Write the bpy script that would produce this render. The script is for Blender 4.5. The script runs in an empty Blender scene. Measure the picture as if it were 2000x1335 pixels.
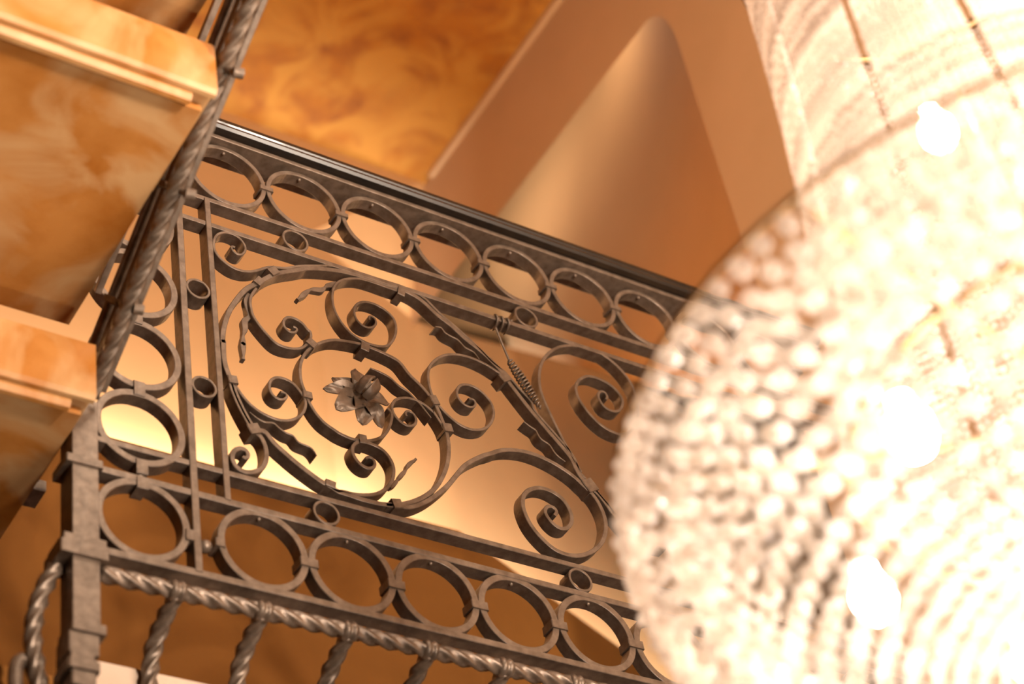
import bpy, bmesh, math, random
from mathutils import Vector, Matrix
random.seed(7)
PI = math.pi
sc = bpy.context.scene
COL = sc.collection

# ------------------------------------------------------------------ camera
# vanishing points of the three building axes, read off the photograph (2000x1335 frame)
CXP, CYP = 1000.0, 667.5
HV = Vector((8250 - CXP, 3008 - CYP)); VV = Vector((124 - CXP, -3600 - CYP))
F = math.sqrt(-HV.dot(VV))
hx = Vector((HV.x, HV.y, F)).normalized()
vz = Vector((VV.x, VV.y, F)).normalized()
dy = vz.cross(hx)
RW = Matrix((hx, dy, vz))                      # camera (x right, y down, z ahead) -> world
CAM = Vector((-0.8748, -2.0, 1.6))
cam = bpy.data.cameras.new('camera'); cam_ob = bpy.data.objects.new('camera', cam); COL.objects.link(cam_ob)
cam.sensor_width = 36.0; cam.lens = F / 2000 * 36.0; cam.clip_start = 0.05; cam.clip_end = 60
cx_, cy_, cz_ = [RW @ Vector(a) for a in ((1, 0, 0), (0, 1, 0), (0, 0, 1))]
M3 = Matrix((cx_, -cy_, -cz_)).transposed()
cam_ob.matrix_world = Matrix.Translation(CAM) @ M3.to_4x4()
sc.camera = cam_ob
cam.dof.use_dof = True; cam.dof.focus_distance = 3.3; cam.dof.aperture_fstop = 2.6

def ray(px, py): return RW @ Vector((px - CXP, py - CYP, F))
def atY(px, py, y=0.0):
    r = ray(px, py); return CAM + r * ((y - CAM.y) / r.y)
def atX(px, py, x=0.0):
    r = ray(px, py); return CAM + r * ((x - CAM.x) / r.x)
def atZ(px, py, z):
    r = ray(px, py); return CAM + r * ((z - CAM.z) / r.z)
def atP(px, py, p, n):
    r = ray(px, py); n = Vector(n); return CAM + r * ((Vector(p) - CAM).dot(n) / r.dot(n))

# ------------------------------------------------------------------ view, world
sc.view_settings.view_transform = 'Standard'; sc.view_settings.look = 'None'
sc.view_settings.gamma = 1.0; sc.view_settings.use_curve_mapping = False
sc.view_settings.exposure = 0.45
sc.cycles.use_denoising = True
sc.cycles.max_bounces = 8; sc.cycles.transparent_max_bounces = 12
sc.cycles.caustics_reflective = False; sc.cycles.caustics_refractive = False
sc.cycles.sample_clamp_indirect = 6.0
w = bpy.data.worlds.new('room_light'); sc.world = w; w.use_nodes = True
bg = w.node_tree.nodes['Background']; bg.inputs[0].default_value = (1.0, 0.62, 0.34, 1); bg.inputs[1].default_value = 0.02

def lamp(name, kind, loc, power, color=(1, .72, .46), size=.1, aim=None, sy=None, spread=None, angle=None):
    l = bpy.data.lights.new(name, kind); l.energy = power; l.color = color
    if kind == 'AREA':
        l.shape = 'RECTANGLE' if sy else 'DISK'; l.size = size
        if sy: l.size_y = sy
        if spread: l.spread = spread
    elif kind == 'SPOT':
        l.shadow_soft_size = size; l.spot_size = angle or 1.2; l.spot_blend = .6
    else: l.shadow_soft_size = size
    o = bpy.data.objects.new(name, l); COL.objects.link(o); o.location = loc
    if aim is not None:
        o.rotation_euler = (Vector(aim) - Vector(loc)).to_track_quat('-Z', 'Y').to_euler()
    return o
WARM = (1.0, .84, .68)
# added unseen lights: front keys for the iron, fills for marble, walls and niche
lamp('front_key_light', 'POINT', (0.42, -3.0, 3.05), 335, (1, .82, .66), .12)  # added key light for the iron fronts and post at left
lamp('front_key_light', 'POINT', (1.4, -3.0, 3.2), 290, (1, .82, .66), .12)  # second added key, reaches the wall past the chandelier
lamp('soffit_fill_spot', 'SPOT', (0.15, -1.1, 1.3), 42, (1, .84, .66), .05, aim=(-.47, -.35, 3.7), angle=.52)  # added spot that brightens the marble soffits from below
lamp('upper_wall_fill', 'POINT', (0.4, -1.7, 5.2), 66, (1, .82, .64), .3)  # added overhead fill for the plaster walls and marble ceiling
lamp('back_wall_fill', 'POINT', (2.25, .40, 4.8), 13, (1, .82, .62), .12)  # added fill for the right of the back wall, hidden by the pier
lamp('niche_fill', 'POINT', (1.64, 1.30, 6.2), 6, (1, .84, .66), .12)  # added fill inside the niche, out of sight behind the lintel
lamp('niche_fill', 'POINT', (1.66, .62, 6.2), 3.5, (1, .84, .66), .12)  # second added niche fill, nearer the rounded corner
# ------------------------------------------------------------------ materials
def mat(name):
    m = bpy.data.materials.new(name); m.use_nodes = True
    return m, m.node_tree, m.node_tree.nodes['Principled BSDF']
def noise_mat(name, c1, c2, scale, rough=.6, metal=0, detail=6, bump=0, c3=None, scale3=None, spec=.5, coat=0, p=(.35, .65)):
    m, t, b = mat(name); N = t.nodes; L = t.links
    tc = N.new('ShaderNodeTexCoord'); no = N.new('ShaderNodeTexNoise')
    no.inputs['Scale'].default_value = scale; no.inputs['Detail'].default_value = detail; no.inputs['Roughness'].default_value = .6
    L.new(tc.outputs['Object'], no.inputs['Vector'])
    r = N.new('ShaderNodeValToRGB'); r.color_ramp.elements[0].position = p[0]; r.color_ramp.elements[1].position = p[1]
    r.color_ramp.elements[0].color = (*c1, 1); r.color_ramp.elements[1].color = (*c2, 1)
    L.new(no.outputs['Fac'], r.inputs['Fac'])
    out = r.outputs['Color']
    if c3:
        n3 = N.new('ShaderNodeTexNoise'); n3.inputs['Scale'].default_value = scale3; n3.inputs['Detail'].default_value = 9
        n3.inputs['Distortion'].default_value = 1.2
        L.new(tc.outputs['Object'], n3.inputs['Vector'])
        r3 = N.new('ShaderNodeValToRGB'); r3.color_ramp.elements[0].position = .45; r3.color_ramp.elements[1].position = .62
        L.new(n3.outputs['Fac'], r3.inputs['Fac'])
        mx = N.new('ShaderNodeMix'); mx.data_type = 'RGBA'
        L.new(r3.outputs['Color'], mx.inputs['Factor']); L.new(out, mx.inputs[6]); mx.inputs[7].default_value = (*c3, 1)
        out = mx.outputs[2]
    L.new(out, b.inputs['Base Color'])
    b.inputs['Roughness'].default_value = rough; b.inputs['Metallic'].default_value = metal
    b.inputs['Specular IOR Level'].default_value = spec; b.inputs['Coat Weight'].default_value = coat
    if bump:
        bp = N.new('ShaderNodeBump'); bp.inputs['Strength'].default_value = bump; bp.inputs['Distance'].default_value = .002
        L.new(no.outputs['Fac'], bp.inputs['Height']); L.new(bp.outputs['Normal'], b.inputs['Normal'])
    return m
M_IRON = noise_mat('painted_wrought_iron', (.110, .076, .053), (.190, .136, .099), 60, .38, .40, bump=.35)
M_WOOD = noise_mat('black_lacquered_wood', (.006, .004, .003), (.016, .010, .006), 20, .30, 0, coat=.05, spec=.35)
M_BRASS = noise_mat('brass', (.26, .15, .06), (.36, .22, .10), 30, .4, .8)
M_PLASTER = noise_mat('warm_plaster', (.45, .262, .125), (.50, .292, .142), 1.6, .85, 0, spec=.2)
M_PLASTER2 = noise_mat('tan_plaster', (.40, .205, .080), (.45, .235, .092), 1.6, .85, 0, spec=.2)
M_WALLBR = noise_mat('ochre_plaster', (.18, .070, .012), (.22, .088, .017), 2.2, .85, 0, spec=.2)
M_MARBLE = noise_mat('orange_marble', (.34, .112, .012), (.46, .190, .042), 9, .5, 0, c3=(.52, .30, .13), scale3=5, spec=.4)
M_MARBLE2 = noise_mat('mottled_orange_marble', (.19, .048, .0003), (.29, .088, .001), 14, .8, 0, c3=(.36, .14, .012), scale3=5, spec=.4, p=(.3, .6))
M_STONE = noise_mat('pale_stone', (.50, .36, .26), (.58, .43, .32), 8, .7, 0)

def bead_material(cell=34, nm='cut_crystal'):
    m, t, b = mat(nm); N = t.nodes; L = t.links
    b.inputs['Base Color'].default_value = (.95, .90, .84, 1); b.inputs['Roughness'].default_value = .12
    b.inputs['Specular IOR Level'].default_value = .6
    tr = N.new('ShaderNodeBsdfTranslucent'); tr.inputs[0].default_value = (1, .90, .78, 1)
    tp = N.new('ShaderNodeBsdfTransparent'); tp.inputs[0].default_value = (1, .93, .85, 1)
    tc = N.new('ShaderNodeTexCoord'); vo = N.new('ShaderNodeTexVoronoi'); vo.inputs['Scale'].default_value = cell
    L.new(tc.outputs['Object'], vo.inputs['Vector'])
    sp = N.new('ShaderNodeSeparateColor'); L.new(vo.outputs['Color'], sp.inputs[0])
    rp = N.new('ShaderNodeValToRGB'); rp.color_ramp.elements[0].color = (.60, .54, .49, 1); rp.color_ramp.elements[1].color = (1, .96, .92, 1)
    rp.color_ramp.elements[0].position = .15; rp.color_ramp.elements[1].position = .85
    L.new(sp.outputs[0], rp.inputs['Fac']); L.new(rp.outputs['Color'], tr.inputs[0]); L.new(rp.outputs['Color'], b.inputs['Base Color'])
    m1 = N.new('ShaderNodeMixShader'); m1.inputs[0].default_value = .66
    m2 = N.new('ShaderNodeMixShader'); m2.inputs[0].default_value = .42
    L.new(b.outputs[0], m1.inputs[1]); L.new(tr.outputs[0], m1.inputs[2])
    L.new(m1.outputs[0], m2.inputs[1]); L.new(tp.outputs[0], m2.inputs[2])
    L.new(m2.outputs[0], N['Material Output'].inputs['Surface'])
    return m
M_BEAD = bead_material()
M_BEAD2 = bead_material(75, 'small_cut_crystal')
def emit(name, c, s):
    m, t, b = mat(name); b.inputs['Emission Color'].default_value = (*c, 1); b.inputs['Emission Strength'].default_value = s
    b.inputs['Base Color'].default_value = (*c, 1); return m
M_BULB = emit('lit_bulb', (1, .90, .78), 60)

# ------------------------------------------------------------------ object helpers
def tag(o, label=None, cat=None, group=None, kind=None):
    if label: o['label'] = label
    if cat: o['category'] = cat
    if group: o['group'] = group
    if kind: o['kind'] = kind
    return o
def thing(name, loc, label, cat):
    o = bpy.data.objects.new(name, None); COL.objects.link(o); o.location = loc; o.empty_display_size = .1
    return tag(o, label, cat)
def obj(name, bm, m, parent=None, origin=None, smooth=False, label=None):
    """bm in world coordinates; the object's own origin is put at `origin`"""
    bmesh.ops.recalc_face_normals(bm, faces=bm.faces)
    if origin is None:
        cs = [v.co for v in bm.verts]
        origin = sum(cs, Vector()) / max(1, len(cs))
    origin = Vector(origin)
    for v in bm.verts: v.co -= origin
    me = bpy.data.meshes.new(name); bm.to_mesh(me); bm.free()
    me.materials.append(m)
    if smooth: me.shade_smooth()
    o = bpy.data.objects.new(name, me); COL.objects.link(o)
    o.location = origin
    if parent: attach(o, parent)
    if label: o['label'] = label
    return o
WL = {}
def wloc(o): return o.location + (wloc(o.parent) if o.parent else Vector())
def attach(o, p):
    o.location = o.location - wloc(p); o.parent = p
def clone(src, loc, parent, subs=True):
    c = src.copy(); COL.objects.link(c); c.parent = None; c.location = Vector(loc)
    for ch in list(src.children):
        if subs:
            d = ch.copy(); COL.objects.link(d); d.parent = c
    if parent: attach(c, parent)
    return c
def bm_box(bm, a, b):
    x0, y0, z0 = a; x1, y1, z1 = b
    v = [bm.verts.new(p) for p in ((x0,y0,z0),(x1,y0,z0),(x1,y1,z0),(x0,y1,z0),(x0,y0,z1),(x1,y0,z1),(x1,y1,z1),(x0,y1,z1))]
    for f in ((0,3,2,1),(4,5,6,7),(0,1,5,4),(1,2,6,5),(2,3,7,6),(3,0,4,7)): bm.faces.new([v[i] for i in f])
def bm_obox(bm, c, u, v, n, hu, hv, hn, ch=0.0):
    """box centred c with half sizes along u,v,n, chamfered on its long edges"""
    c = Vector(c); prof = [(-1,-1),(1,-1),(1,1),(-1,1)]
    if ch:
        a = ch / hv; b = ch / hn
        prof = [(-1+a,-1),(1-a,-1),(1,-1+b),(1,1-b),(1-a,1),(-1+a,1),(-1,1-b),(-1,-1+b)]
    rings = []
    for s in (-1, 1): rings.append([bm.verts.new(c + u*hu*s + v*hv*p + n*hn*q) for p, q in prof])
    k = len(prof)
    for i in range(k): bm.faces.new((rings[0][i], rings[0][(i+1)%k], rings[1][(i+1)%k], rings[1][i]))
    bm.faces.new(rings[0][::-1]); bm.faces.new(rings[1])
def extrude_x(bm, prof, x0, x1):
    a = [bm.verts.new((x0, y, z)) for y, z in prof]; b = [bm.verts.new((x1, y, z)) for y, z in prof]
    k = len(prof)
    for i in range(k): bm.faces.new((a[i], a[(i+1)%k], b[(i+1)%k], b[i]))
    bm.faces.new(a[::-1]); bm.faces.new(b)
def catmull(P, step, closed=False):
    out = []
    n = len(P); Q = [P[0]*2 - P[1]] + list(P) + [P[-1]*2 - P[-2]]
    for i in range(n - 1):
        p0, p1, p2, p3 = Q[i], Q[i+1], Q[i+2], Q[i+3]
        k = max(2, int((p2 - p1).length / step) + 1)
        for j in range(k):
            t = j / k
            out.append(.5 * ((2*p1) + (p2-p0)*t + (2*p0-5*p1+4*p2-p3)*t*t + (3*p1-p0-3*p2+p3)*t**3))
    out.append(P[-1].copy()); return out
def resample(P, step):
    L = [0]
    for a, b in zip(P, P[1:]): L.append(L[-1] + (b - a).length)
    n = max(2, int(round(L[-1] / step))); out = []; i = 0
    for k in range(n + 1):
        s = L[-1] * k / n
        while i < len(P) - 2 and L[i+1] < s: i += 1
        d = L[i+1] - L[i]
        out.append(P[i].lerp(P[i+1], 0 if d == 0 else (s - L[i]) / d))
    return out, L[-1]
def relax(P, n):
    for _ in range(n): P = [P[0]] + [P[i]*.5 + (P[i-1]+P[i+1])*.25 for i in range(1, len(P)-1)] + [P[-1]]
    return P
def curve(pts, step=.0022, sm=6, y=0.0):
    P = [atY(a, b, y) for a, b in pts]
    P, _ = resample(catmull(P, step), step)
    return relax(P, sm)
def bm_flat(bm, P, width, y0, y1, ch=.0008, wf=None):
    """sweep a flat bar along P (all in a vertical plane): `width` across, from y0 back to y1"""
    n = len(P); rings = []
    for i, p in enumerate(P):
        t = (P[min(n-1, i+1)] - P[max(0, i-1)]); t.y = 0; t.normalize()
        nn = Vector((-t.z, 0, t.x)); h = width / 2 * (wf(i / (n-1)) if wf else 1)
        c = min(ch, h * .45)
        q = [(-h+c, y0), (h-c, y0), (h, y0+c), (h, y1-c), (h-c, y1), (-h+c, y1), (-h, y1-c), (-h, y0+c)]
        rings.append([bm.verts.new(Vector((p.x, 0, p.z)) + nn*a + Vector((0, b, 0))) for a, b in q])
    for a, b in zip(rings, rings[1:]):
        for i in range(8): bm.faces.new((a[i], a[(i+1)%8], b[(i+1)%8], b[i]))
    bm.faces.new(rings[0][::-1]); bm.faces.new(rings[-1])
def frames(P):
    n = len(P); T = []
    for i in range(n): T.append((P[min(n-1,i+1)] - P[max(0,i-1)]).normalized())
    up = Vector((0, 1, 0)) if abs(T[0].y) < .9 else Vector((1, 0, 0))
    N = [(up - T[0]*up.dot(T[0])).normalized()]
    for i in range(1, n):
        v = N[-1] - T[i]*N[-1].dot(T[i]); N.append(v.normalized())
    return T, N
def bm_sweep(bm, P, rad, sides=8, twist=0.0, square=False, rf=None, cap=True):
    """tube (or twisted square bar) along P; twist in radians per metre"""
    T, N = frames(P); L = 0; rings = []; n = len(P)
    for i, p in enumerate(P):
        if i: L += (P[i] - P[i-1]).length
        B = T[i].cross(N[i]); ring = []; k = rf(i/(n-1)) if rf else 1
        for j in range(sides):
            a = 2*PI*j/sides
            r = rad
            if square:
                # rounded square: corners bulge, faces hollow
                r = rad * (1 + .19*math.cos(4*a) + .02*math.cos(8*a))
            aa = a + L*twist
            ring.append(bm.verts.new(p + (N[i]*math.cos(aa) + B*math.sin(aa)) * r * k))
        rings.append(ring)
    for a, b in zip(rings, rings[1:]):
        for i in range(sides): bm.faces.new((a[i], a[(i+1)%sides], b[(i+1)%sides], b[i]))
    if cap: bm.faces.new(rings[0][::-1]); bm.faces.new(rings[-1])
def bm_ball(bm, c, r, seg=12, rings=8, sc_=(1, 1, 1)):
    m = Matrix.Translation(Vector(c)) @ Matrix.Diagonal((*sc_, 1))
    bmesh.ops.create_uvsphere(bm, u_segments=seg, v_segments=rings, radius=r, matrix=m)
def bm_ringflat(bm, c, r, width, y0, y1, seg=56, a0=0, a1=2*PI, ch=.0008):
    rings = []; h = width/2; full = abs(a1-a0-2*PI) < 1e-6
    q = [(-h+ch, y0), (h-ch, y0), (h, y0+ch), (h, y1-ch), (h-ch, y1), (-h+ch, y1), (-h, y1-ch), (-h, y0+ch)]
    n = seg if full else seg + 1
    for i in range(n):
        a = a0 + (a1-a0)*i/seg
        rings.append([bm.verts.new((c[0]+(r+u)*math.cos(a), v, c[2]+(r+u)*math.sin(a))) for u, v in q])
    for i in range(seg):
        A = rings[i]; B = rings[(i+1) % n]
        for j in range(8): bm.faces.new((A[j], A[(j+1)%8], B[(j+1)%8], B[j]))
    if not full: bm.faces.new(rings[0][::-1]); bm.faces.new(rings[-1])
def bm_lathe(bm, c, prof, seg=32):
    rings = []
    for r, z in prof: rings.append([bm.verts.new((c[0]+r*math.cos(2*PI*i/seg), c[1]+r*math.sin(2*PI*i/seg), c[2]+z)) for i in range(seg)])
    for a, b in zip(rings, rings[1:]):
        for i in range(seg): bm.faces.new((a[i], a[(i+1)%seg], b[(i+1)%seg], b[i]))
    bm.faces.new(rings[0][::-1]); bm.faces.new(rings[-1])
def quad(bm, *p):
    bm.faces.new([bm.verts.new(q) for q in p])

# ================================================================== THE SETTING
def struct(name, bm, m, label=None, smooth=False):
    o = obj(name, bm, m, smooth=smooth); o['kind'] = 'structure'
    if label: o['label'] = label
    return o
ZE = 4.325                      # top of the parapet wall behind the landing
YW, YB = .80, 1.15              # parapet face, vault wall
T22 = math.radians(22.1)
KX = 1.205                      # where the parapet turns
# parapet wall with a thickness
def bent(y0, x0, L):
    """plan line: along X then turned back by 22 degrees"""
    off = (y0 - YW); kx = KX - off*math.tan(T22/2)
    return [(x0, y0), (kx, y0), (kx + L*math.cos(T22), y0 + L*math.sin(T22))]
bm = bmesh.new()
f_ = bent(YW, -2.2, 2.6); b_ = bent(YW + .06, -2.2, 2.6)
lo, hi = 3.0, ZE
V = []
for (x, y), (X, Y) in zip(f_, b_):
    V.append([bm.verts.new(p) for p in ((x, y, lo), (X, Y, lo), (X, Y, hi), (x, y, hi))])
for a, b in zip(V, V[1:]):
    for i in range(4): bm.faces.new((a[i], a[(i+1)%4], b[(i+1)%4], b[i]))
bm.faces.new(V[0]); bm.faces.new(V[-1][::-1])
struct('wall_landing', bm, M_WALLBR)
# shelf of the cove
bm = bmesh.new()
f_ = bent(YW + .06, -2.2, 2.9); b_ = bent(YB + .02, -2.2, 2.9)
for i in range(2):
    quad(bm, (*f_[i], ZE-.16), (*f_[i+1], ZE-.16), (*b_[i+1], ZE-.16), (*b_[i], ZE-.16))
bmesh.ops.remove_doubles(bm, verts=bm.verts, dist=1e-5)
r = bmesh.ops.extrude_face_region(bm, geom=bm.faces[:])
for e in r['geom']:
    if isinstance(e, bmesh.types.BMVert): e.co.z -= .03
struct('trim_1', bm, M_PLASTER)
# vault wall behind: flat part, bent part, coved part (lunette) above
B = bent(YB, -2.2, 3.6)
nB = Vector((math.sin(T22), -math.cos(T22), 0)); pB = Vector((B[1][0], B[1][1], 0))
def onW(px, py):
    p = atY(px, py, YB)
    return p if p.x < B[1][0] else atP(px, py, pB, nB)
E0 = onW(812, 628); PR = onW(1230, 742)
ztop = 5.95
def Wp(x, z):
    y = YB if x <= B[1][0] else YB + (x - B[1][0])*math.tan(T22)
    return Vector((x, y, z))
bm = bmesh.new()
zl = ZE - .2
PR2 = Wp(4.4, PR.z + (PR.z - E0.z)/(PR.x - E0.x)*(4.4 - PR.x) * .6)
quad(bm, Wp(-2.2, zl), Wp(B[1][0], zl), Wp(B[1][0], E0.z), Wp(B[1][0], ztop), Wp(-2.2, ztop))
quad(bm, Wp(B[1][0], zl), Wp(4.4, zl), PR2, PR, E0, Wp(B[1][0], E0.z))
quad(bm, Wp(B[1][0], E0.z), E0, atY(834, 350, YB), Wp(B[1][0], ztop))
bmesh.ops.remove_doubles(bm, verts=bm.verts, dist=1e-4)
struct('wall_back', bm, M_PLASTER2)
# plaster wall with an opening beside the marble soffit (plane x = 1.547), rounded corner
Q1 = atZ(828, 362, ztop)
XL, ZL, YJ, YE = 1.547, 5.535, .092, 1.36
pf = [(-2.4, 3.0), (YJ, 3.0), (YJ, ZL - .19)]
for i in range(1, 9):
    t = PI/2*i/8; pf.append((YJ + .085*(1 - math.cos(t))**1.2, ZL - .19 + .19*math.sin(t)))
pf += [(YE, ZL), (YE, ztop + .3), (-2.4, ztop + .3)]
bm = bmesh.new(); extrude_x(bm, pf, XL, XL + .03)
for v in bm.verts:                      # knife edge: the reveal splays upwards and outwards
    if v.co.x > XL + .01 and 3.1 < v.co.z < ztop: v.co.z += .07
    if v.co.x > XL + .01 and v.co.y < YJ + .2 and v.co.y > 0 and v.co.z < ztop: v.co.y -= .03
struct('wall_right', bm, M_PLASTER)
# curved niche behind the opening
Np = (E0 - CAM).cross(PR - CAM).normalized()
def plane_z(x, y):
    # height at which the vertical through (x, y) meets the plane of the springing line
    return CAM.z - (Np.x*(x - CAM.x) + Np.y*(y - CAM.y))/Np.z
bm = bmesh.new(); cols = []
for j in range(29):
    t = j/28; y = YJ - .005 + t*2.4
    x = XL + .032 + .60*(1 - math.exp(-t*2.4/.75)) - .10*t
    zb = plane_z(x, y); zt_ = 6.6
    cols.append([bm.verts.new((x + .10*((k/10)**2), y, zb + (zt_ - zb)*k/10)) for k in range(11)] + [bm.verts.new((x + .9, y + .5, plane_z(x + .9, y + .5) + .06))])
for a, b in zip(cols, cols[1:]):
    for k in range(10): bm.faces.new((a[k], b[k], b[k+1], a[k+1]))
    bm.faces.new((a[0], a[11], b[11], b[0]))
struct('wall_niche', bm, M_PLASTER, smooth=True)
bm = bmesh.new(); bm_box(bm, (XL - .014, -1.6, ztop - .018), (XL, YE - .25, ztop)); struct('trim_3', bm, M_PLASTER)
# marble soffit of the storey above
bm = bmesh.new()
bm_box(bm, (-1.8, -1.6, ztop), (Q1.x, YB + .02, ztop + .18))
struct('ceiling_marble', bm, M_MARBLE2)
# landing slab carrying the railing, with its pale fascia
fz = atY(290, 1311, .115).z
bm = bmesh.new(); bm_box(bm, (-1.6, .140, fz - .20), (3.2, YW + .02, fz - .02))
struct('floor_landing', bm, M_WALLBR)
bm = bmesh.new(); bm_box(bm, (.035, .115, fz - .14), (3.2, .140, fz))
struct('trim_2', bm, M_STONE)

# ================================================================== MARBLE STAIR
stair = thing('marble_stair', (-.02, -.1, 3.5), 'orange marble stair flight seen from below, beside the twisted iron stair railing', 'stairs')
def step(yl, zb, xs=-.02, lip=.1):
    """one stone tread: lip, groove, bead, horizontal soffit; its long side runs along X"""
    W = 2.0
    bm = bmesh.new()
    # tread slab with projecting moulded lip
    extrude_x(bm, [(yl, zb+lip), (yl, zb+.006), (yl+.005, zb), (yl+.012, zb), (yl+.012, zb+.012), (yl+.20, zb+.012), (yl+.20, zb+lip)], xs-W, xs)
    s = obj('step', bm, M_MARBLE, stair)
    bm = bmesh.new()
    extrude_x(bm, [(yl+.014, zb+.012), (yl+.014, zb-.004), (yl+.019, zb-.011), (yl+.027, zb-.011), (yl+.032, zb-.004), (yl+.032, zb+.012)], xs-W, xs-.03)
    obj('bead_moulding', bm, M_MARBLE, s)
    bm = bmesh.new()
    extrude_x(bm, [(yl+.034, zb+.010), (yl+.034, zb-.004), (yl+.47, zb-.004), (yl+.47, zb+.15), (yl+.202, zb+.15), (yl+.202, zb+.010)], xs-W, xs-.008)
    obj('soffit_slab', bm, M_MARBLE, s)
    return s
step(-.093, 3.519, -.02)
step(-.478, 3.738, -.015)
step(-.863, 3.935, -.015)

# ================================================================== BALCONY RAILING
rail = thing('balcony_railing', (0, 0, fz), 'wrought iron balcony railing with scrolls, rings and a forged flower under a black handrail', 'railing')
XR = 1.62
D = .0230
def bar_x(name, z0, z1, y0, y1, x0=.0, x1=XR, m=M_IRON, ch=.0009, label=None):
    bm = bmesh.new()
    extrude_x(bm, [(y0+ch, z0), (y1-ch, z0), (y1, z0+ch), (y1, z1-ch), (y1-ch, z1), (y0+ch, z1), (y0, z1-ch), (y0, z0+ch)], x0, x1)
    return obj(name, bm, m, rail, label=label)
# handrail: black wood mould over a flat iron bar
bm = bmesh.new()
hr = [(-.014, 4.284), (-.021, 4.287), (-.0245, 4.292), (-.023, 4.298), (-.0185, 4.301), (-.0215, 4.305), (-.021, 4.313), (-.013, 4.321), (.004, 4.325), (.030, 4.325), (.048, 4.321), (.055, 4.313), (.055, 4.305), (.052, 4.301), (.056, 4.298), (.058, 4.292), (.054, 4.287), (.046, 4.284)]
extrude_x(bm, hr, .02, XR); obj('handrail', bm, M_WOOD, rail, label='black lacquered moulded handrail')
bar_x('handrail_bar', 4.2700, 4.2745, -.0125, .0450)
bar_x('handrail_bar', 4.2750, 4.2835, -.0090, .0410)
bar_x('rail', 4.1165, 4.1258, -.0005, .0240)
bar_x('rail', 4.0570, 4.0665, -.0005, .0240)
bar_x('rail', 3.5345, 3.5440, -.0005, .0240)
bar_x('rail', 3.4790, 3.4900, -.0010, .0240)
bar_x('rail', 3.3385, 3.3495, -.0010, .0240)
def vbar(xc, z0, z1, wd=.0115):
    bm = bmesh.new(); bm_obox(bm, (xc, .0110, (z0+z1)/2), Vector((0,0,1)), Vector((1,0,0)), Vector((0,1,0)), (z1-z0)/2, wd/2, .0132, .0009)
    return obj('upright_bar', bm, M_IRON, rail)
vbar(.1667, 3.345, 4.120)
vbar(.2182, 3.487, 4.120, .0100)
# rings with collars and rivets
def collar(c, u, hu, hv, hn=.0138, yc=.0108, parent=rail):
    bm = bmesh.new(); u = Vector((u[0], 0, u[1])).normalized(); v = Vector((-u.z, 0, u.x))
    bm_obox(bm, (c[0], yc, c[1]), u, v, Vector((0, 1, 0)), hu, hv, hn, .0012)
    return obj('collar', bm, M_IRON, parent)
def make_ring(cx, cz, r, wd):
    bm = bmesh.new(); bm_ringflat(bm, (cx, 0, cz), r - wd/2, wd, 0, D)
    o = obj('ring', bm, M_IRON, rail, origin=(cx, 0, cz))
    bm = bmesh.new(); bm_ball(bm, (cx, .0075, cz + r - wd - .0004), .0034, 10, 6, (1, 1, 1))
    obj('rivet', bm, M_IRON, o, smooth=True)
    return o
rb = make_ring(.2698, 3.4140, .0712, .0112)
xs = [.2698 + .1421*i for i in range(9)]
for x in xs[1:]: clone(rb, (x, 0, 3.4140), rail)
for i in range(9): collar((.3405 + .1421*i, 3.4090), (0, 1), .0072, .0145)
collar((.2015, 3.405), (0, 1), .0070, .0075)
rt = make_ring(.2600, 4.1975, .0716, .0085)
for i in range(-1, 9):
    if i: clone(rt, (.2602 + .1428*i, 0, 4.1975), rail)
for i in range(-1, 9): collar((.3315 + .1428*i, 4.1960), (0, 1), .0045, .0125)
# column of rings between post and first upright
rv = make_ring(.0873, 3.4140, .0702, .0112)
for z in (3.5815, 3.7265, 3.8735, 4.020): 
    clone(rv, (.0873, 0, z), rail, subs=False)
for z in (3.5065, 3.6545, 3.8000, 3.9465): collar((.0873, z), (1, 0), .0085, .0135)
collar((.0873, 3.4765), (1, 0), .0085, .0100); collar((.1565, 3.405), (0, 1), .0090, .0075)
for c in ((.0873, 3.4975), (.1835, 3.4010)):
    bm = bmesh.new(); bm_ball(bm, (c[0], .010, c[1]), .0100, 16, 10); obj('ball', bm, M_IRON, rail, smooth=True)
# ringlets between the paired bars
def ringlet(cx, cz, r=.0235, y1=.027, wd=.0045):
    bm = bmesh.new(); bm_ringflat(bm, (cx, 0, cz), r - wd/2, wd, -.001, y1, 36); return obj('ringlet', bm, M_IRON, rail)
for px, py in ((385, 563), (399, 755)):
    p = atY(px, py); ringlet(.1925, p.z, .0210)
for px, py in ((576, 463), (1026, 611)):
    p = atY(px, py); ringlet(p.x, 4.0905, .0245)
for px, py in ((637, 995), (1132, 1124)):
    p = atY(px, py); ringlet(p.x, 3.5120, .0225)

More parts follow.
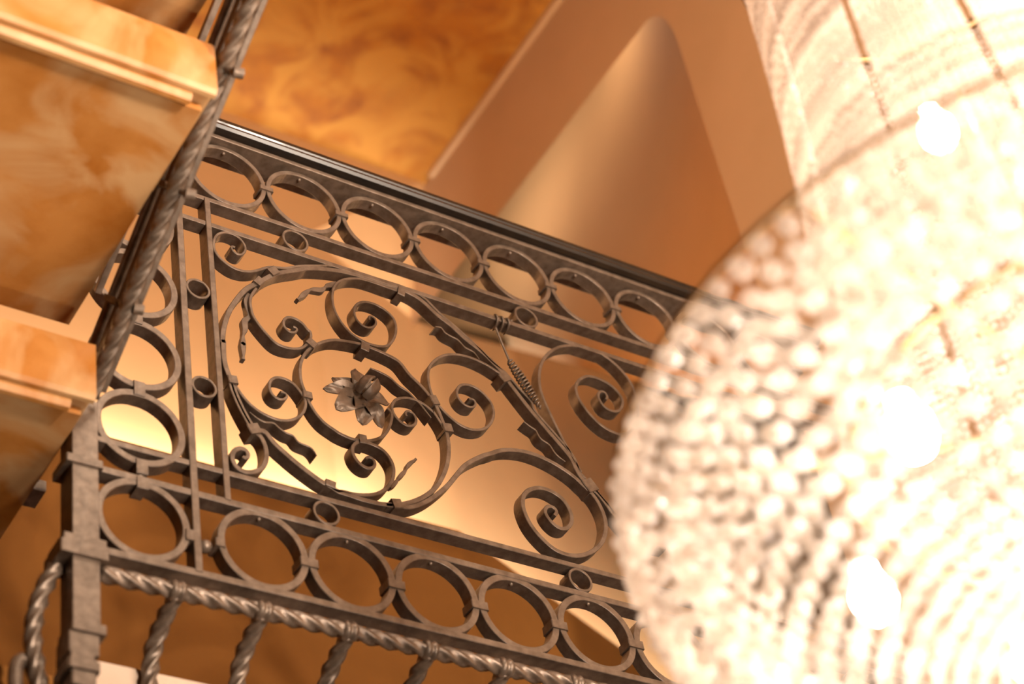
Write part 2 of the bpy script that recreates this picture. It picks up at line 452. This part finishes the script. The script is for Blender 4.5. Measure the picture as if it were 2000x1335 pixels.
# scrolls, traced on the railing plane
SA, SG = 5.5625, 5.135
TL = {'a': (400, 430, SA), 'b': (600, 500, SA), 'c': (420, 640, SA), 'd': (420, 800, SA), 'e': (640, 780, SA), 'f': (800, 600, SA), 'g': (980, 640, SG), 'h': (960, 840, SG), 'k': (600, 680, 6.676)}
def tr(s):
    """'a 340,270 300,260 b ...' -> list of photograph points"""
    out = []; t = None
    for w_ in s.split():
        if w_ in TL: t = TL[w_]; continue
        x, y = w_.split(','); out.append((t[0] + float(x)/t[2], t[1] + float(y)/t[2]))
    return out
def scroll(name, s, wd, y0=0.0, y1=D, t0=1.0, t1=1.0, eye=0, parent=rail, sm=6, m=M_IRON, wf=None):
    P = curve(tr(s), sm=sm)
    f = wf or (lambda t: (t0 + (1-t0)*min(1, t*6)) * (t1 + (1-t1)*min(1, (1-t)*6)))
    bm = bmesh.new(); bm_flat(bm, P, wd, y0, y1, wf=f)
    if eye:
        e = P[-1] if eye > 0 else P[0]
        r = bmesh.ops.create_cone(bm, cap_ends=True, segments=14, radius1=wd*.62, radius2=wd*.62, depth=y1-y0, matrix=Matrix.Translation((e.x, (y0+y1)/2, e.z)) @ Matrix.Rotation(PI/2, 4, 'X'))
    return obj(name, bm, M_IRON, parent)
MAIN = ("h 1500,1150 1230,835 1080,640 930,500 860,400 g 690,1290 500,1065 300,830 100,575 f 1000,690 800,490 600,330 450,190 300,75 "
        "b 1230,465 1050,365 800,278 600,215 400,165 200,137 0,128 a 1050,530 850,560 740,590 600,665 450,745 340,870 265,990 220,1120 200,1230 198,1335 "
        "c 95,120 95,250 110,380 150,500 190,590 225,700 290,850 370,1000 450,1110 d 540,225 640,350 760,460 900,580 1050,695 1180,785 1290,840 "
        "e 100,985 250,1035 400,1085 600,1130 760,1135 900,1112 1050,1050 1180,945 1270,790 1315,620 1315,450 1285,320 1240,200 "
        "f 300,1080 235,975 130,850 0,725 b 1000,1140 860,1060 720,1000 600,955 450,922 300,905 180,925 80,970 "
        "c 1080,190 1010,240 960,310 930,400 928,500 945,600 985,700 1020,790 1090,910 1190,1025 1335,1125 "
        "e 100,345 250,415 380,440 500,435 600,395 665,310 695,220 700,140 655,90")
def main_w(t):
    return 1.0 if t < .58 else max(.62, 1.0 - (t-.58)*1.4)
scroll('scroll', MAIN, .0088, wf=main_w)
# second strand of the bundle at the top, ending in the corner volute
scroll('scroll', "a 330,290 300,268 288,300 325,345 395,372 445,320 425,245 360,175 280,135 200,128 135,155 102,220 105,310 150,385 220,450 320,515 430,548 540,548 640,520 720,500 880,515 1050,492 1335,488 b 200,92 400,120 600,185 800,250 1050,330 1250,430 f 320,50 500,205 700,385 900,590 1040,700 1180,860 1335,1030 g 330,820 530,1050 720,1280 h 880,400 950,480", .0050, t0=.8)
# inner volute hanging from the top bundle
scroll('scroll', "b 1030,385 900,345 750,290 620,250 540,238 430,243 345,275 290,345 275,450 300,580 370,710 470,825 580,900 700,955 850,975 930,915 968,800 945,680 860,590 750,522 640,492 560,507 515,565 522,650 570,722 650,770 720,765 755,715 725,660 675,640 680,690", .0048, t1=.75)
SC3 = scroll('scroll', "a 565,735 515,800 495,880 520,1010 570,1100 645,1195 730,1290 c 690,176 800,214 920,220 1000,175 1045,95 1035,20 a 1130,1200 1060,1110 960,1052 885,1055 855,1110 880,1170 930,1210 990,1210 1010,1170 965,1150", .0050, t1=.75)
SC4 = scroll('scroll', "c 205,590 245,650 300,730 380,820 490,905 600,960 720,998 850,992 950,930 988,840 980,770 930,690 860,605 780,555 690,532 620,555 592,620 612,700 670,758 740,775 790,740 760,695 715,690", .0050, t1=.75)
scroll('scroll', "c 165,560 200,690 270,850 350,1000 420,1110 d 500,285 552,400 560,520 520,620 430,668 330,668 235,615 190,520 212,440 280,410 345,435 365,500 330,525 305,500", .0078, t1=.8)
SC6 = scroll('scroll', "d 1230,800 1335,890 e 150,985 300,1022 450,1030 560,1010 650,950 708,860 720,740 680,635 600,540 500,485 400,455 320,460 272,520 290,610 350,690 440,742 510,725 510,655 450,612 415,640", .0062, t1=.75)
SC7 = scroll('scroll', "e 1280,340 1220,230 1140,110 k 1660,835 1550,740 1430,670 1300,640 1190,650 1125,700 1110,790 1160,890 1240,965 1340,1010 1410,985 1425,915 1385,840 1320,805 1280,830 1300,880", .0050, t1=.8)
SC8 = scroll('scroll', "f 1040,745 960,695 850,625 720,562 600,522 480,505 370,520 275,575 215,655 205,760 225,880 275,1000 350,1095 450,1195 560,1275 680,1322 800,1318 880,1260 918,1150 890,1035 810,935 720,865 620,832 545,850 515,920 545,1000 620,1065 700,1078 722,1025 685,985 645,990", .0050, t1=.75)
scroll('scroll', "e 640,1140 760,1150 900,1165 1060,1110 1200,1020 1335,900 h -264,349 -92,254 0,228 100,196 250,195 400,225 550,285 700,368 830,460 910,535 1010,630 1080,730 1132,850 1150,970 1115,1110 1020,1205 900,1250 780,1245 640,1190 500,1070 390,930 325,780 320,670 370,600 480,572 600,605 710,680 785,790 808,895 770,970 690,978 600,910 542,820 555,765 615,760 660,810 635,850", .0078, t1=.8)
scroll('scroll', "g 800,1440 720,1310 620,1120 500,880 420,700 382,560 388,400 450,275 560,195 700,172 850,195 1000,255 1130,350 1250,480 1340,640 1370,850 1310,1010 1220,1065 1130,1045 1000,970 860,830 765,680 750,570 805,500 900,482 1050,540 1150,620 1215,720 1195,810 1130,835 1035,790 975,700 980,640 1030,635 1065,690 1045,715", .0058, t1=.8)
# second panel scroll peeping out by the chandelier
scroll('scroll', "h 960,500 1100,660 1250,840 1400,1010 1560,1130 1750,1180", .0050)

def wavy(s, parent, wd=.0032, y0=.0005, y1=.0225, amp=0):
    return scroll('tendril', s, wd, y0, y1, parent=parent, sm=2, t0=.5, t1=.7)
wavy("d 380,20 470,90 560,130 640,135 700,190 790,250 850,270 905,340 980,375 1040,400 1085,450 1105,490", SC4)
wavy("f 760,560 700,480 610,430 560,380 520,340 430,295 380,260 345,212 285,205", SC8)
wavy("g 640,1335 580,1290 530,1240 480,1165 400,1110 365,1060 345,1020 285,980 225,935", SC8)
wavy("k 1620,900 1480,720 1400,640 1310,550 1200,480 1110,395 1040,345 950,300 830,250", SC7, .0040)
def leaf(s, parent, wd):
    """twisted forged leaf: width swells and pinches"""
    return scroll('tendril', s, wd, .006, .0160, parent=parent, sm=2, wf=lambda t: .35 + .65*abs(math.sin(t*3*PI + .4)) * (1 - .35*t))
leaf("a 505,770 480,850 490,940 500,1020 455,1060 460,1150 440,1220 440,1320 c 325,130 330,210 330,310", SC3, .0125)
leaf("b 345,260 290,285 240,290 180,335 110,330 50,335 10,365 a 1030,830", SC3, .0120)
leaf("e 700,920 770,860 815,800 870,740 900,680 950,640 985,612", SC6, .0085)

# collars binding the scroll bundles: photograph point, direction along the bundle, half length, half width
for px, py, dx, dy_, hu, hv in (
        (533, 530, 1, -.45, 11, 10), (505, 550, 1, -.95, 11, 9), (783, 570, 1, .50, 8, 12), (454, 742, .25, 1, 9, 10), (496, 838, .55, 1, 11, 13),
        (645, 945, 1, .40, 10, 8), (775, 984, 1, .06, 10, 11), (874, 836, .35, 1, 10, 11), (848, 782, .5, 1, 11, 9), (712, 678, 1, .45, 9, 11),
        (608, 671, .9, -.8, 9, 11), (600, 772, .15, 1, 8, 10), (985, 738, .8, 1, 10, 12), (1152, 948, .75, 1, 15, 15), (708, 858, 1, .25, 8, 11)):
    c = atY(px, py); q = atY(px + dx*10, py + dy_*10) - c
    s = c - atY(px + 1, py); k = .00082
    collar((c.x, c.z), (q.x, q.z), hu*k, hv*k, .0138, .0108)
# wire tendril wound round the rail and coiled down the scroll
P = []
rod = [atY(968, 640, -.003), atY(980, 670, -.004), atY(995, 705, -.004)]
for i in range(60):
    t = i/59; a = 2*PI*3*t
    c = atY(966 + 34*t, 612 + 13*t); P.append(Vector((c.x, .0115 + .0150*math.cos(a + 2.4), 4.0617 + .0105*math.sin(a + 2.4))))
bm = bmesh.new(); bm_sweep(bm, P, .0024, 8); wire = obj('wire_wrap', bm, M_IRON, rail, smooth=True)
bm = bmesh.new(); bm_sweep(bm, resample(catmull(rod, .003), .003)[0], .0023, 8); obj('wire_stem', bm, M_IRON, wire, smooth=True)
a_, b_ = atY(994, 703, -.003), atY(1056, 797, -.003); ax = (b_ - a_).normalized(); n1 = Vector((0, 1, 0)); n2 = ax.cross(n1)
P = []; NT = 16
for i in range(NT*14+1):
    t = i/(NT*14); r = .0078*math.sin(PI*min(1, .12 + .88*t))**.35 * (.55 + .45*math.sin(PI*(.15 + .8*t)))
    P.append(a_.lerp(b_, t) + (n1*math.cos(2*PI*NT*t) + n2*math.sin(2*PI*NT*t))*r)
bm = bmesh.new(); bm_sweep(bm, P, .0018, 6); obj('coil', bm, M_IRON, wire, smooth=True)

# forged flower
fc = atY(706, 775, -.012)
bm = bmesh.new(); bm_ball(bm, (fc.x, -.006, fc.z), .011, 14, 10, (1, .9, 1)); flower = obj('flower', bm, M_IRON, rail, smooth=True)
def petal(bm, c, ang, L, W, lift, curl, tilt=0):
    """cupped pointed petal; ang in the railing plane, lift out of the plane towards the hall"""
    u = Vector((math.cos(ang), 0, math.sin(ang))); v = Vector((-math.sin(ang), 0, math.cos(ang))); n = Vector((0, -1, 0))
    NU, NV = 12, 8; G = []
    for i in range(NU+1):
        t = i/NU; wdt = 1.5*W*(math.sin(PI*min(1, t*.88 + .10))**.7)*(1 - .15*t) if t < .999 else W*.02
        row = []
        for j in range(NV+1):
            s = j/NV*2 - 1
            z = lift*t - curl*t*t + .55*W*(abs(s)**1.5)*math.sin(PI*min(1, t + .1)) + .42*W*max(0, 1 - abs(s)*3)*(1-t) + .10*W*math.sin(t*9 + s*3)
            row.append(c + u*(L*t) + v*(s*wdt) + n*(z + tilt*s*wdt))
        G.append(row)
    for off in (0, .0016):
        vs = [[bm.verts.new(p + n*(-off)) for p in row] for row in G]
        for i in range(NU):
            for j in range(NV): bm.faces.new((vs[i][j], vs[i][j+1], vs[i+1][j+1], vs[i+1][j]))
for px, py, L, W, lift, curl in ((706, 832, 1, .0150, .030, .024), (744, 840, 1, .0115, .024, .016), (653, 802, 1, .0150, .028, .020), (634, 754, 1, .0120, .022, .024),
                                 (652, 732, 1, .0105, .014, .018), (694, 718, 1, .0125, .016, .016), (760, 790, 1, .0090, .020, .016)):
    e = atY(px, py, -.012) - fc
    bm = bmesh.new(); petal(bm, Vector((fc.x, -.010, fc.z)), math.atan2(e.z, e.x), math.hypot(e.x, e.z), W, lift, curl)
    obj('petal', bm, M_IRON, flower, smooth=True)
# bud: two cupped valves with a dark slot between
bc = atY(718, 757, -.030)
q_ = atY(738, 738, -.030) - atY(698, 776, -.030); ua = math.atan2(q_.z, q_.x)
u = Vector((math.cos(ua), 0, math.sin(ua))); n = Vector((0, -1, 0))
for sgn in (1, -1):
    v = Vector((-math.sin(ua), 0, math.cos(ua)))*sgn
    bm = bmesh.new(); NU, NV = 20, 12; lay = []
    for off in (1.0, .80):
        G = []
        for i in range(NU+1):
            a = PI*i/NU; row = []
            for j in range(NV+1):
                b = PI*.62*j/NV                      # 0 at the slot, wraps round to the back
                k = 1 + .05*math.cos(6*b)*math.sin(a)
                row.append(bm.verts.new(bc + u*(-math.cos(a)*.0225*(off if off == 1 else .92)) + v*(.0018 + math.sin(a)*math.sin(b)*.0165*off*k) + n*(math.sin(a)*math.cos(b)*.020*off*k)))
            G.append(row)
        lay.append(G)
        for i in range(NU):
            for j in range(NV): bm.faces.new((G[i][j], G[i][j+1], G[i+1][j+1], G[i+1][j]))
    for i in range(NU): bm.faces.new((lay[0][i][0], lay[0][i+1][0], lay[1][i+1][0], lay[1][i][0]))
    bmesh.ops.remove_doubles(bm, verts=bm.verts, dist=1e-5)
    obj('bud_valve', bm, M_IRON, flower, smooth=True)

# twisted bar below, brackets down to the landing edge
zt = atY(608, 1216, .012).z
P = [Vector((.028 + .004*i, .012, zt)) for i in range(int((XR-.028)/.004))]
bm = bmesh.new(); bm_sweep(bm, P, .0106, 20, twist=2*PI/.122, square=True); obj('twisted_bar', bm, M_IRON, rail, smooth=True)
def bracket(x):
    bm = bmesh.new(); bm_sweep(bm, [Vector((x - .011 + .0022*i, .012, zt)) for i in range(11)], .0142, 14, rf=lambda t: 1 - .1*math.cos(t*4*PI)); 
    b = obj('bracket', bm, M_IRON, rail, smooth=True)
    pts = [Vector((x, .014, zt - .004)), Vector((x, .045, zt - .014)), Vector((x, .080, zt - .034)), Vector((x, .098, zt - .065)), Vector((x, .102, zt - .10)), Vector((x, .102, zt - .17))]
    P = resample(catmull(pts, .003), .003)[0]
    bm = bmesh.new(); bm_sweep(bm, P, .0110, 20, twist=2*PI/.105, square=True, rf=lambda t: .78 + .22*math.sin(PI*min(1, t*1.1 + .12)))
    obj('twisted_leg', bm, M_IRON, b, smooth=True)
    bm = bmesh.new(); bm_box(bm, (x - .011, .092, zt - .26), (x + .011, .1145, zt - .145)); obj('foot_plate', bm, M_IRON, b)
    return b
br = bracket(atY(352, 1145).x)
for px, py in ((520, 1180), (688, 1222), (845, 1256), (992, 1288), (1130, 1322)):
    clone(br, wloc(br) + Vector((atY(px, py).x - atY(352, 1145).x, 0, 0)), rail)
for k in range(2): clone(br, wloc(br) + Vector((atY(1130, 1322).x + .128*(k+1) - atY(352, 1145).x, 0, 0)), rail)

# corner post with moulded foot and wrapped bands
zp = atY(165, 1218).z
bm = bmesh.new(); extrude = [(-.0175, -.006), (.0205, -.006), (.0205, .020), (-.0175, .020)]
bm_obox(bm, (.0015, .0145, (zp + 3.60)/2), Vector((0,0,1)), Vector((1,0,0)), Vector((0,1,0)), (3.60-zp)/2, .0192, .0205, .0010)
post = obj('post', bm, M_IRON, rail)
def pbox(name, z0, z1, x0, x1, y0, y1, c=.0015):
    bm = bmesh.new(); bm_obox(bm, ((x0+x1)/2, (y0+y1)/2, (z0+z1)/2), Vector((0,0,1)), Vector((1,0,0)), Vector((0,1,0)), (z1-z0)/2, (x1-x0)/2, (y1-y0)/2, c)
    return obj(name, bm, M_IRON, post)
zz = lambda py: atY(165, py).z
pbox('moulding', zz(1240), zz(1222), -.020, .0270, -.010, .038)
pbox('moulding', zz(1281), zz(1241), -.023, .0185, -.006, .036)
pbox('moulding', zz(1297), zz(1282), -.022, .0110, -.009, .038)
pbox('moulding', zz(1316), zz(1298), -.026, .0170, -.012, .040, .003)
pbox('moulding', zz(1345), zz(1317), -.020, .0130, -.008, .036, .002)
for z0, z1, e in ((3.4770, 3.4900, .0055), (3.3390, 3.3505, .0085), (3.3180, 3.3385, .0110)):
    b = pbox('band', z0, z1, -.0185-e*1.6, .0215+e*.9, -.0072-e*.4, .036+e)
# short return of the railing at the corner: twisted bracket leaning back behind the post, end of a rail
bm = bmesh.new(); pts = [Vector((-.028, .024, 3.318)), Vector((-.045, .035, 3.27)), Vector((-.050, .045, 3.215)), Vector((-.040, .05, 3.155)), Vector((-.03, .05, 3.10))]
bm_sweep(bm, resample(catmull(pts, .003), .003)[0], .0105, 16, twist=2*PI/.11, square=True); obj('corner_bracket', bm, M_IRON, rail, smooth=True)
bm = bmesh.new(); pts = [Vector((-.040, .06, 3.165)), Vector((-.052, .058, 3.185)), Vector((-.064, .058, 3.180)), Vector((-.068, .058, 3.155)), Vector((-.064, .058, 3.11))]
bm_sweep(bm, resample(catmull(pts, .003), .003)[0], .0095, 12); obj('corner_bracket', bm, M_IRON, rail, smooth=True)
q = atY(66, 950, .16)
bm = bmesh.new(); bm_obox(bm, q + Vector((0, .02, .006)), Vector((1,0,0)), Vector((0,1,0)), Vector((0,0,1)), .018, .022, .010, .002); e1 = obj('return_bar_end', bm, M_IRON, rail)

# ================================================================== STAIR RAILING (climbs towards the viewer, plane X = 0)
srl = thing('stair_railing', (0, -.1, 3.55), 'twisted iron stair railing climbing along the orange marble steps at left', 'railing')
def line_x(p0, p1, x): return atX(*p0, x), atX(*p1, x)
def ext(a, b, e0, e1):
    d = b - a; p = a - d*e0
    if p.y > -.030: p = p + d*((-.030 - p.y)/d.y)      # stops at the corner post
    return p, b + d*e1
def slant(name, a, b, hv, hn, n=Vector((1, 0, 0)), ch=.0009, parent=srl):
    u = (b - a).normalized(); v = n.cross(u).normalized()
    bm = bmesh.new(); bm_obox(bm, (a+b)/2, u, v, n, (b-a).length/2, hv, hn, ch); return obj(name, bm, M_IRON, parent)
a, b = line_x((221, 718), (517, 0), .018); sl = (b - a); sl = Vector((0, sl.y, sl.z)); S = sl.normalized(); NV_ = Vector((0, -S.z, S.y)) if S.y > 0 else Vector((0, S.z, -S.y))
# NV_: in-plane normal pointing up
if NV_.z < 0: NV_ = -NV_
a = Vector((.010, -.005, 3.535)) ; 
a0, b0 = atX(221, 718, .018), atX(517, 0, .018)
A0, B0 = ext(a0, b0, .12, .30)
slant('bottom_flat_bar', A0 + NV_*.005, B0 + NV_*.005, .005, .0045)
a1, b1 = atX(206, 705, 0), atX(487, 8, 0)
A1, B1 = ext(a1, b1, .13, .30)
bm = bmesh.new(); bm_sweep(bm, resample([A1, B1], .0035)[0], .0105, 20, twist=2*PI/.120, square=True); obj('twisted_bar', bm, M_IRON, srl, smooth=True)
a2, b2 = atX(172, 700, .002), atX(447, 8, .002)
A2, B2 = ext(a2, b2, .05, .30)
bm = bmesh.new(); bm_sweep(bm, resample([A2, B2], .02)[0], .0080, 12); obj('round_bar', bm, M_IRON, srl, smooth=True)
a4, b4 = atX(192, 702, .022), atX(467, 8, .022)
A4, B4 = ext(a4, b4, .05, .30)
a4, b4 = atX(189, 702, .006), atX(465, 8, .006)
A4, B4 = ext(a4, b4, .03, .30)
slant('web_bar', A4, B4, .0095, .0025)
a3, b3 = atX(150, 668, .012), atX(400, 60, .012)
A3, B3 = ext(a3, b3, .02, .40)
slant('middle_flat_bar', A3, B3, .006, .005)
# dark flat bar behind, brackets with round bolts every baluster
for (bx, by), (kx, ky) in (((425, 126), (463, 143)), ((314, 358), (369, 380)), ((216, 585), (268, 604))):
    c = atX(bx, by, -.006); k = atX(kx, ky, .012)
    u = (k - c); u.normalize()
    bm = bmesh.new(); bm_obox(bm, c + u*.006, u, Vector((0, 0, 1)), u.cross(Vector((0, 0, 1))).normalized(), .016, .0075, .006, .0012)
    bk = obj('bracket', bm, M_IRON, srl)
    bm = bmesh.new(); T_ = [c + u*.004, c.lerp(k, .5), k]; bm_sweep(bm, resample(T_, .004)[0], .0048, 10); obj('stem', bm, M_IRON, bk, smooth=True)
    bm = bmesh.new(); bm_sweep(bm, [k - Vector((.006, 0, 0)), k + Vector((.008, -.002, 0))], .0078, 12); obj('bolt', bm, M_IRON, bk, smooth=False)
# ================================================================== CHANDELIER
KS = .86
CC = CAM + (Vector((.881, -.95, 3.057)) - CAM)*KS; RR, HH, EE = .598*KS, .362*KS, .62
ch = thing('chandelier', CC + Vector((0, 0, 1.2)), 'large crystal chandelier with a bowl of bead strands under a tent of cut glass chains', 'chandelier')
def bead(bm, p, r, h, rot, seg=6):
    """faceted bead: girdle with cut crown and pavilion"""
    top = []; bot = []
    ca = [(math.cos(rot + 2*PI*i/seg), math.sin(rot + 2*PI*i/seg)) for i in range(seg)]
    A = [bm.verts.new(p + Vector((x*r, y*r, h*.28))) for x, y in ca]
    Bv = [bm.verts.new(p + Vector((x*r, y*r, -h*.28))) for x, y in ca]
    t = bm.verts.new(p + Vector((0, 0, h))); b = bm.verts.new(p - Vector((0, 0, h)))
    for i in range(seg):
        j = (i+1) % seg
        bm.faces.new((A[i], A[j], t)); bm.faces.new((Bv[j], Bv[i], b)); bm.faces.new((Bv[i], Bv[j], A[j], A[i]))
def prof(ph): return RR*max(0, math.cos(ph))**EE, -HH*math.sin(ph)
# arc-length table of the bowl profile
tab = []; L = 0; pr = None
for i in range(401):
    q = prof(PI/2*i/400)
    if pr: L += math.hypot(q[0]-pr[0], q[1]-pr[1])
    tab.append((L, *q)); pr = q
def at_len(s):
    for i in range(1, 401):
        if tab[i][0] >= s:
            a, b = tab[i-1], tab[i]; t = (s-a[0])/max(1e-9, b[0]-a[0]); return a[1]+(b[1]-a[1])*t, a[2]+(b[2]-a[2])*t
    return tab[-1][1], tab[-1][2]
NB = 108
camdir = math.atan2(CAM.y - CC.y, CAM.x - CC.x)
def bowl_strand(bm, ang):
    s = 0.008; k = 0; W_ = []
    while s < tab[-1][0]*.985:
        r, z = at_len(s)
        size = max(.0052, min(.0120, r*2*PI/NB*.385)) * random.uniform(.88, 1.08)
        if r < .10 and k % 2: s += size*2.1; k += 1; continue
        j = random.uniform(-1, 1)*.0018
        bead(bm, CC + Vector(((r+j)*math.cos(ang), (r+j)*math.sin(ang), z + random.uniform(-1, 1)*.001)), size, size*1.12, random.random()*PI)
        W_.append(CC + Vector((r*math.cos(ang), r*math.sin(ang), z)))
        s += size*2.95; k += 1
    bm_sweep(bm, W_, .0009, 4)
order = sorted(range(NB), key=lambda i: abs(((2*PI*i/NB - camdir + PI) % (2*PI)) - PI))
rest = bmesh.new()
for n_, i in enumerate(order):
    ang = 2*PI*i/NB
    if n_ < 99:
        bm = bmesh.new(); bowl_strand(bm, ang); obj('bead_strand', bm, M_BEAD, ch)
    else: bowl_strand(rest, ang)
for i in range(80):                     # inner lining of the bowl, added to brighten the gaps
    a_i = 2*PI*(i + .37)/80; s = .02
    while s < tab[-1][0]*.97:
        r, z = at_len(s); size = max(.0052, min(.0125, r*2*PI/80*.36))
        bead(rest, CC + Vector((r*.90*math.cos(a_i), r*.90*math.sin(a_i), z*.86 + .004)), size, size, i*.7)
        s += size*2.9
o = obj('bead_strand', rest, M_BEAD, ch); o['kind'] = 'stuff'
# tent of finer chains
NT_ = 156; T0, T1, TH_ = .325*KS, .235*KS, .95*KS
def tent_r(t): return T0 + (T1 - T0)*t - .015*math.sin(PI*t)
def tent_strand(bm, ang):
    z = .02 + random.random()*.011; k = 0
    while z < TH_:
        r = tent_r(z/TH_); s = .0050
        bead(bm, CC + Vector((r*math.cos(ang), r*math.sin(ang), z + .02)), s, s*1.0, random.random()*PI, 5)
        z += s*2.3; k += 1
    bm_sweep(bm, [CC + Vector((tent_r(q/TH_)*math.cos(ang), tent_r(q/TH_)*math.sin(ang), q + .02)) for q in (.02, TH_*.25, TH_*.5, TH_*.75, TH_)], .0008, 4)
order = sorted(range(NT_), key=lambda i: abs(((2*PI*i/NT_ - camdir + PI) % (2*PI)) - PI))
rest = bmesh.new()
for n_, i in enumerate(order):
    ang = 2*PI*i/NT_
    if i % 13 == 4: continue
    if n_ < 99:
        bm = bmesh.new(); tent_strand(bm, ang); obj('glass_chain', bm, M_BEAD2, ch)
    else: tent_strand(rest, ang)
o = obj('glass_chain', rest, M_BEAD2, ch); o['kind'] = 'stuff'
# brass frame
def torus(bm, c, R, r, seg=96):
    P = [Vector((c.x + R*math.cos(2*PI*i/seg), c.y + R*math.sin(2*PI*i/seg), c.z)) for i in range(seg+1)]
    bm_sweep(bm, P, r, 8, cap=False)
bm = bmesh.new(); torus(bm, CC + Vector((0, 0, .010)), RR + .003, .0032); obj('rim_hoop', bm, M_BRASS, ch, smooth=True)
bm = bmesh.new(); torus(bm, CC + Vector((0, 0, .022)), T0, .005); obj('rim_hoop', bm, M_BRASS, ch, smooth=True)
bm = bmesh.new(); torus(bm, CC + Vector((0, 0, TH_ + .03)), T1, .008); obj('crown_hoop', bm, M_BRASS, ch, smooth=True)
bm = bmesh.new()
bm_lathe(bm, CC, [(.012, -.02), (.02, 0), (.012, .03), (.012, TH_ + .05), (.03, TH_ + .08), (.012, TH_ + .12), (.010, TH_ + 1.75), (.05, TH_ + 1.78), (.07, TH_ + 1.84)], 20)
obj('stem', bm, M_BRASS, ch, smooth=True)
for k in range(8):
    a = 2*PI*k/8 + .2; d = Vector((math.cos(a), math.sin(a), 0))
    bm = bmesh.new(); bm_sweep(bm, resample([CC + d*.01 + Vector((0, 0, .012)), CC + d*(RR-.002) + Vector((0, 0, .010))], .05)[0], .0045, 8); obj('arm', bm, M_BRASS, ch, smooth=True)
    bm = bmesh.new(); bm_sweep(bm, resample([CC + d*.01 + Vector((0, 0, TH_+.03)), CC + d*T1 + Vector((0, 0, TH_+.03))], .05)[0], .0045, 8); obj('arm', bm, M_BRASS, ch, smooth=True)
# lamps inside the bowl and in the tent
def bulb(p, power, r=.022):
    bm = bmesh.new(); bm_lathe(bm, p, [(.004, .040), (.012, .034), (.013, .022), (r, .002), (r, -.012), (r*.7, -.028), (.003, -.034)], 14)
    o = obj('bulb', bm, M_BULB, ch, smooth=True)
    lamp('chandelier_lamp', 'POINT', p - Vector((0, 0, .06)), power*.066, (1, .975, .955), .035)
for k in range(7):
    a = 2*PI*k/7 + .35; bulb(CC + Vector((.34*KS*math.cos(a), .34*KS*math.sin(a), -.07)), 9)
for k in range(4):
    a = 2*PI*k/4 + .6; bulb(CC + Vector((.15*KS*math.cos(a), .15*KS*math.sin(a), -.14)), 9)
for k in range(3):
    bulb(CC + Vector((.05*math.cos(k*2.1), .05*math.sin(k*2.1), .25 + .25*k)), 3.5)

# ================================================================== COVE LIGHT behind the parapet
CV = thing('cove_light', (KX - .6, .93, ZE - .13), 'long concealed light strip behind the ochre parapet wall', 'light')
L0 = bent(1.09, -1.6, 2.4)
for i in range(2):
    a = Vector((*L0[i], ZE + .14)); b = Vector((*L0[i+1], ZE + .14)); m_ = (a + b)/2; d = (b - a)
    bm = bmesh.new(); u = d.normalized(); bm_obox(bm, m_ - Vector((0, 0, .015)), u, u.cross(Vector((0, 0, 1))), Vector((0, 0, 1)), d.length/2, .02, .010, .002)
    obj('light_strip', bm, M_BRASS, CV)
    l = lamp('cove_lamp', 'AREA', m_, (14, 25)[i]*d.length, (.95, .97, 1), d.length, sy=.03, spread=1.6)
    nrm = u.cross(Vector((0, 0, 1))).normalized()       # towards the viewer
    zax = -(Vector((0, 0, 1)) - nrm*.6).normalized()   # light -Z looks up and slightly back
    xax = u; yax = zax.cross(xax)
    l.matrix_world = Matrix.Translation(m_) @ Matrix((xax, yax, zax)).transposed().to_4x4()
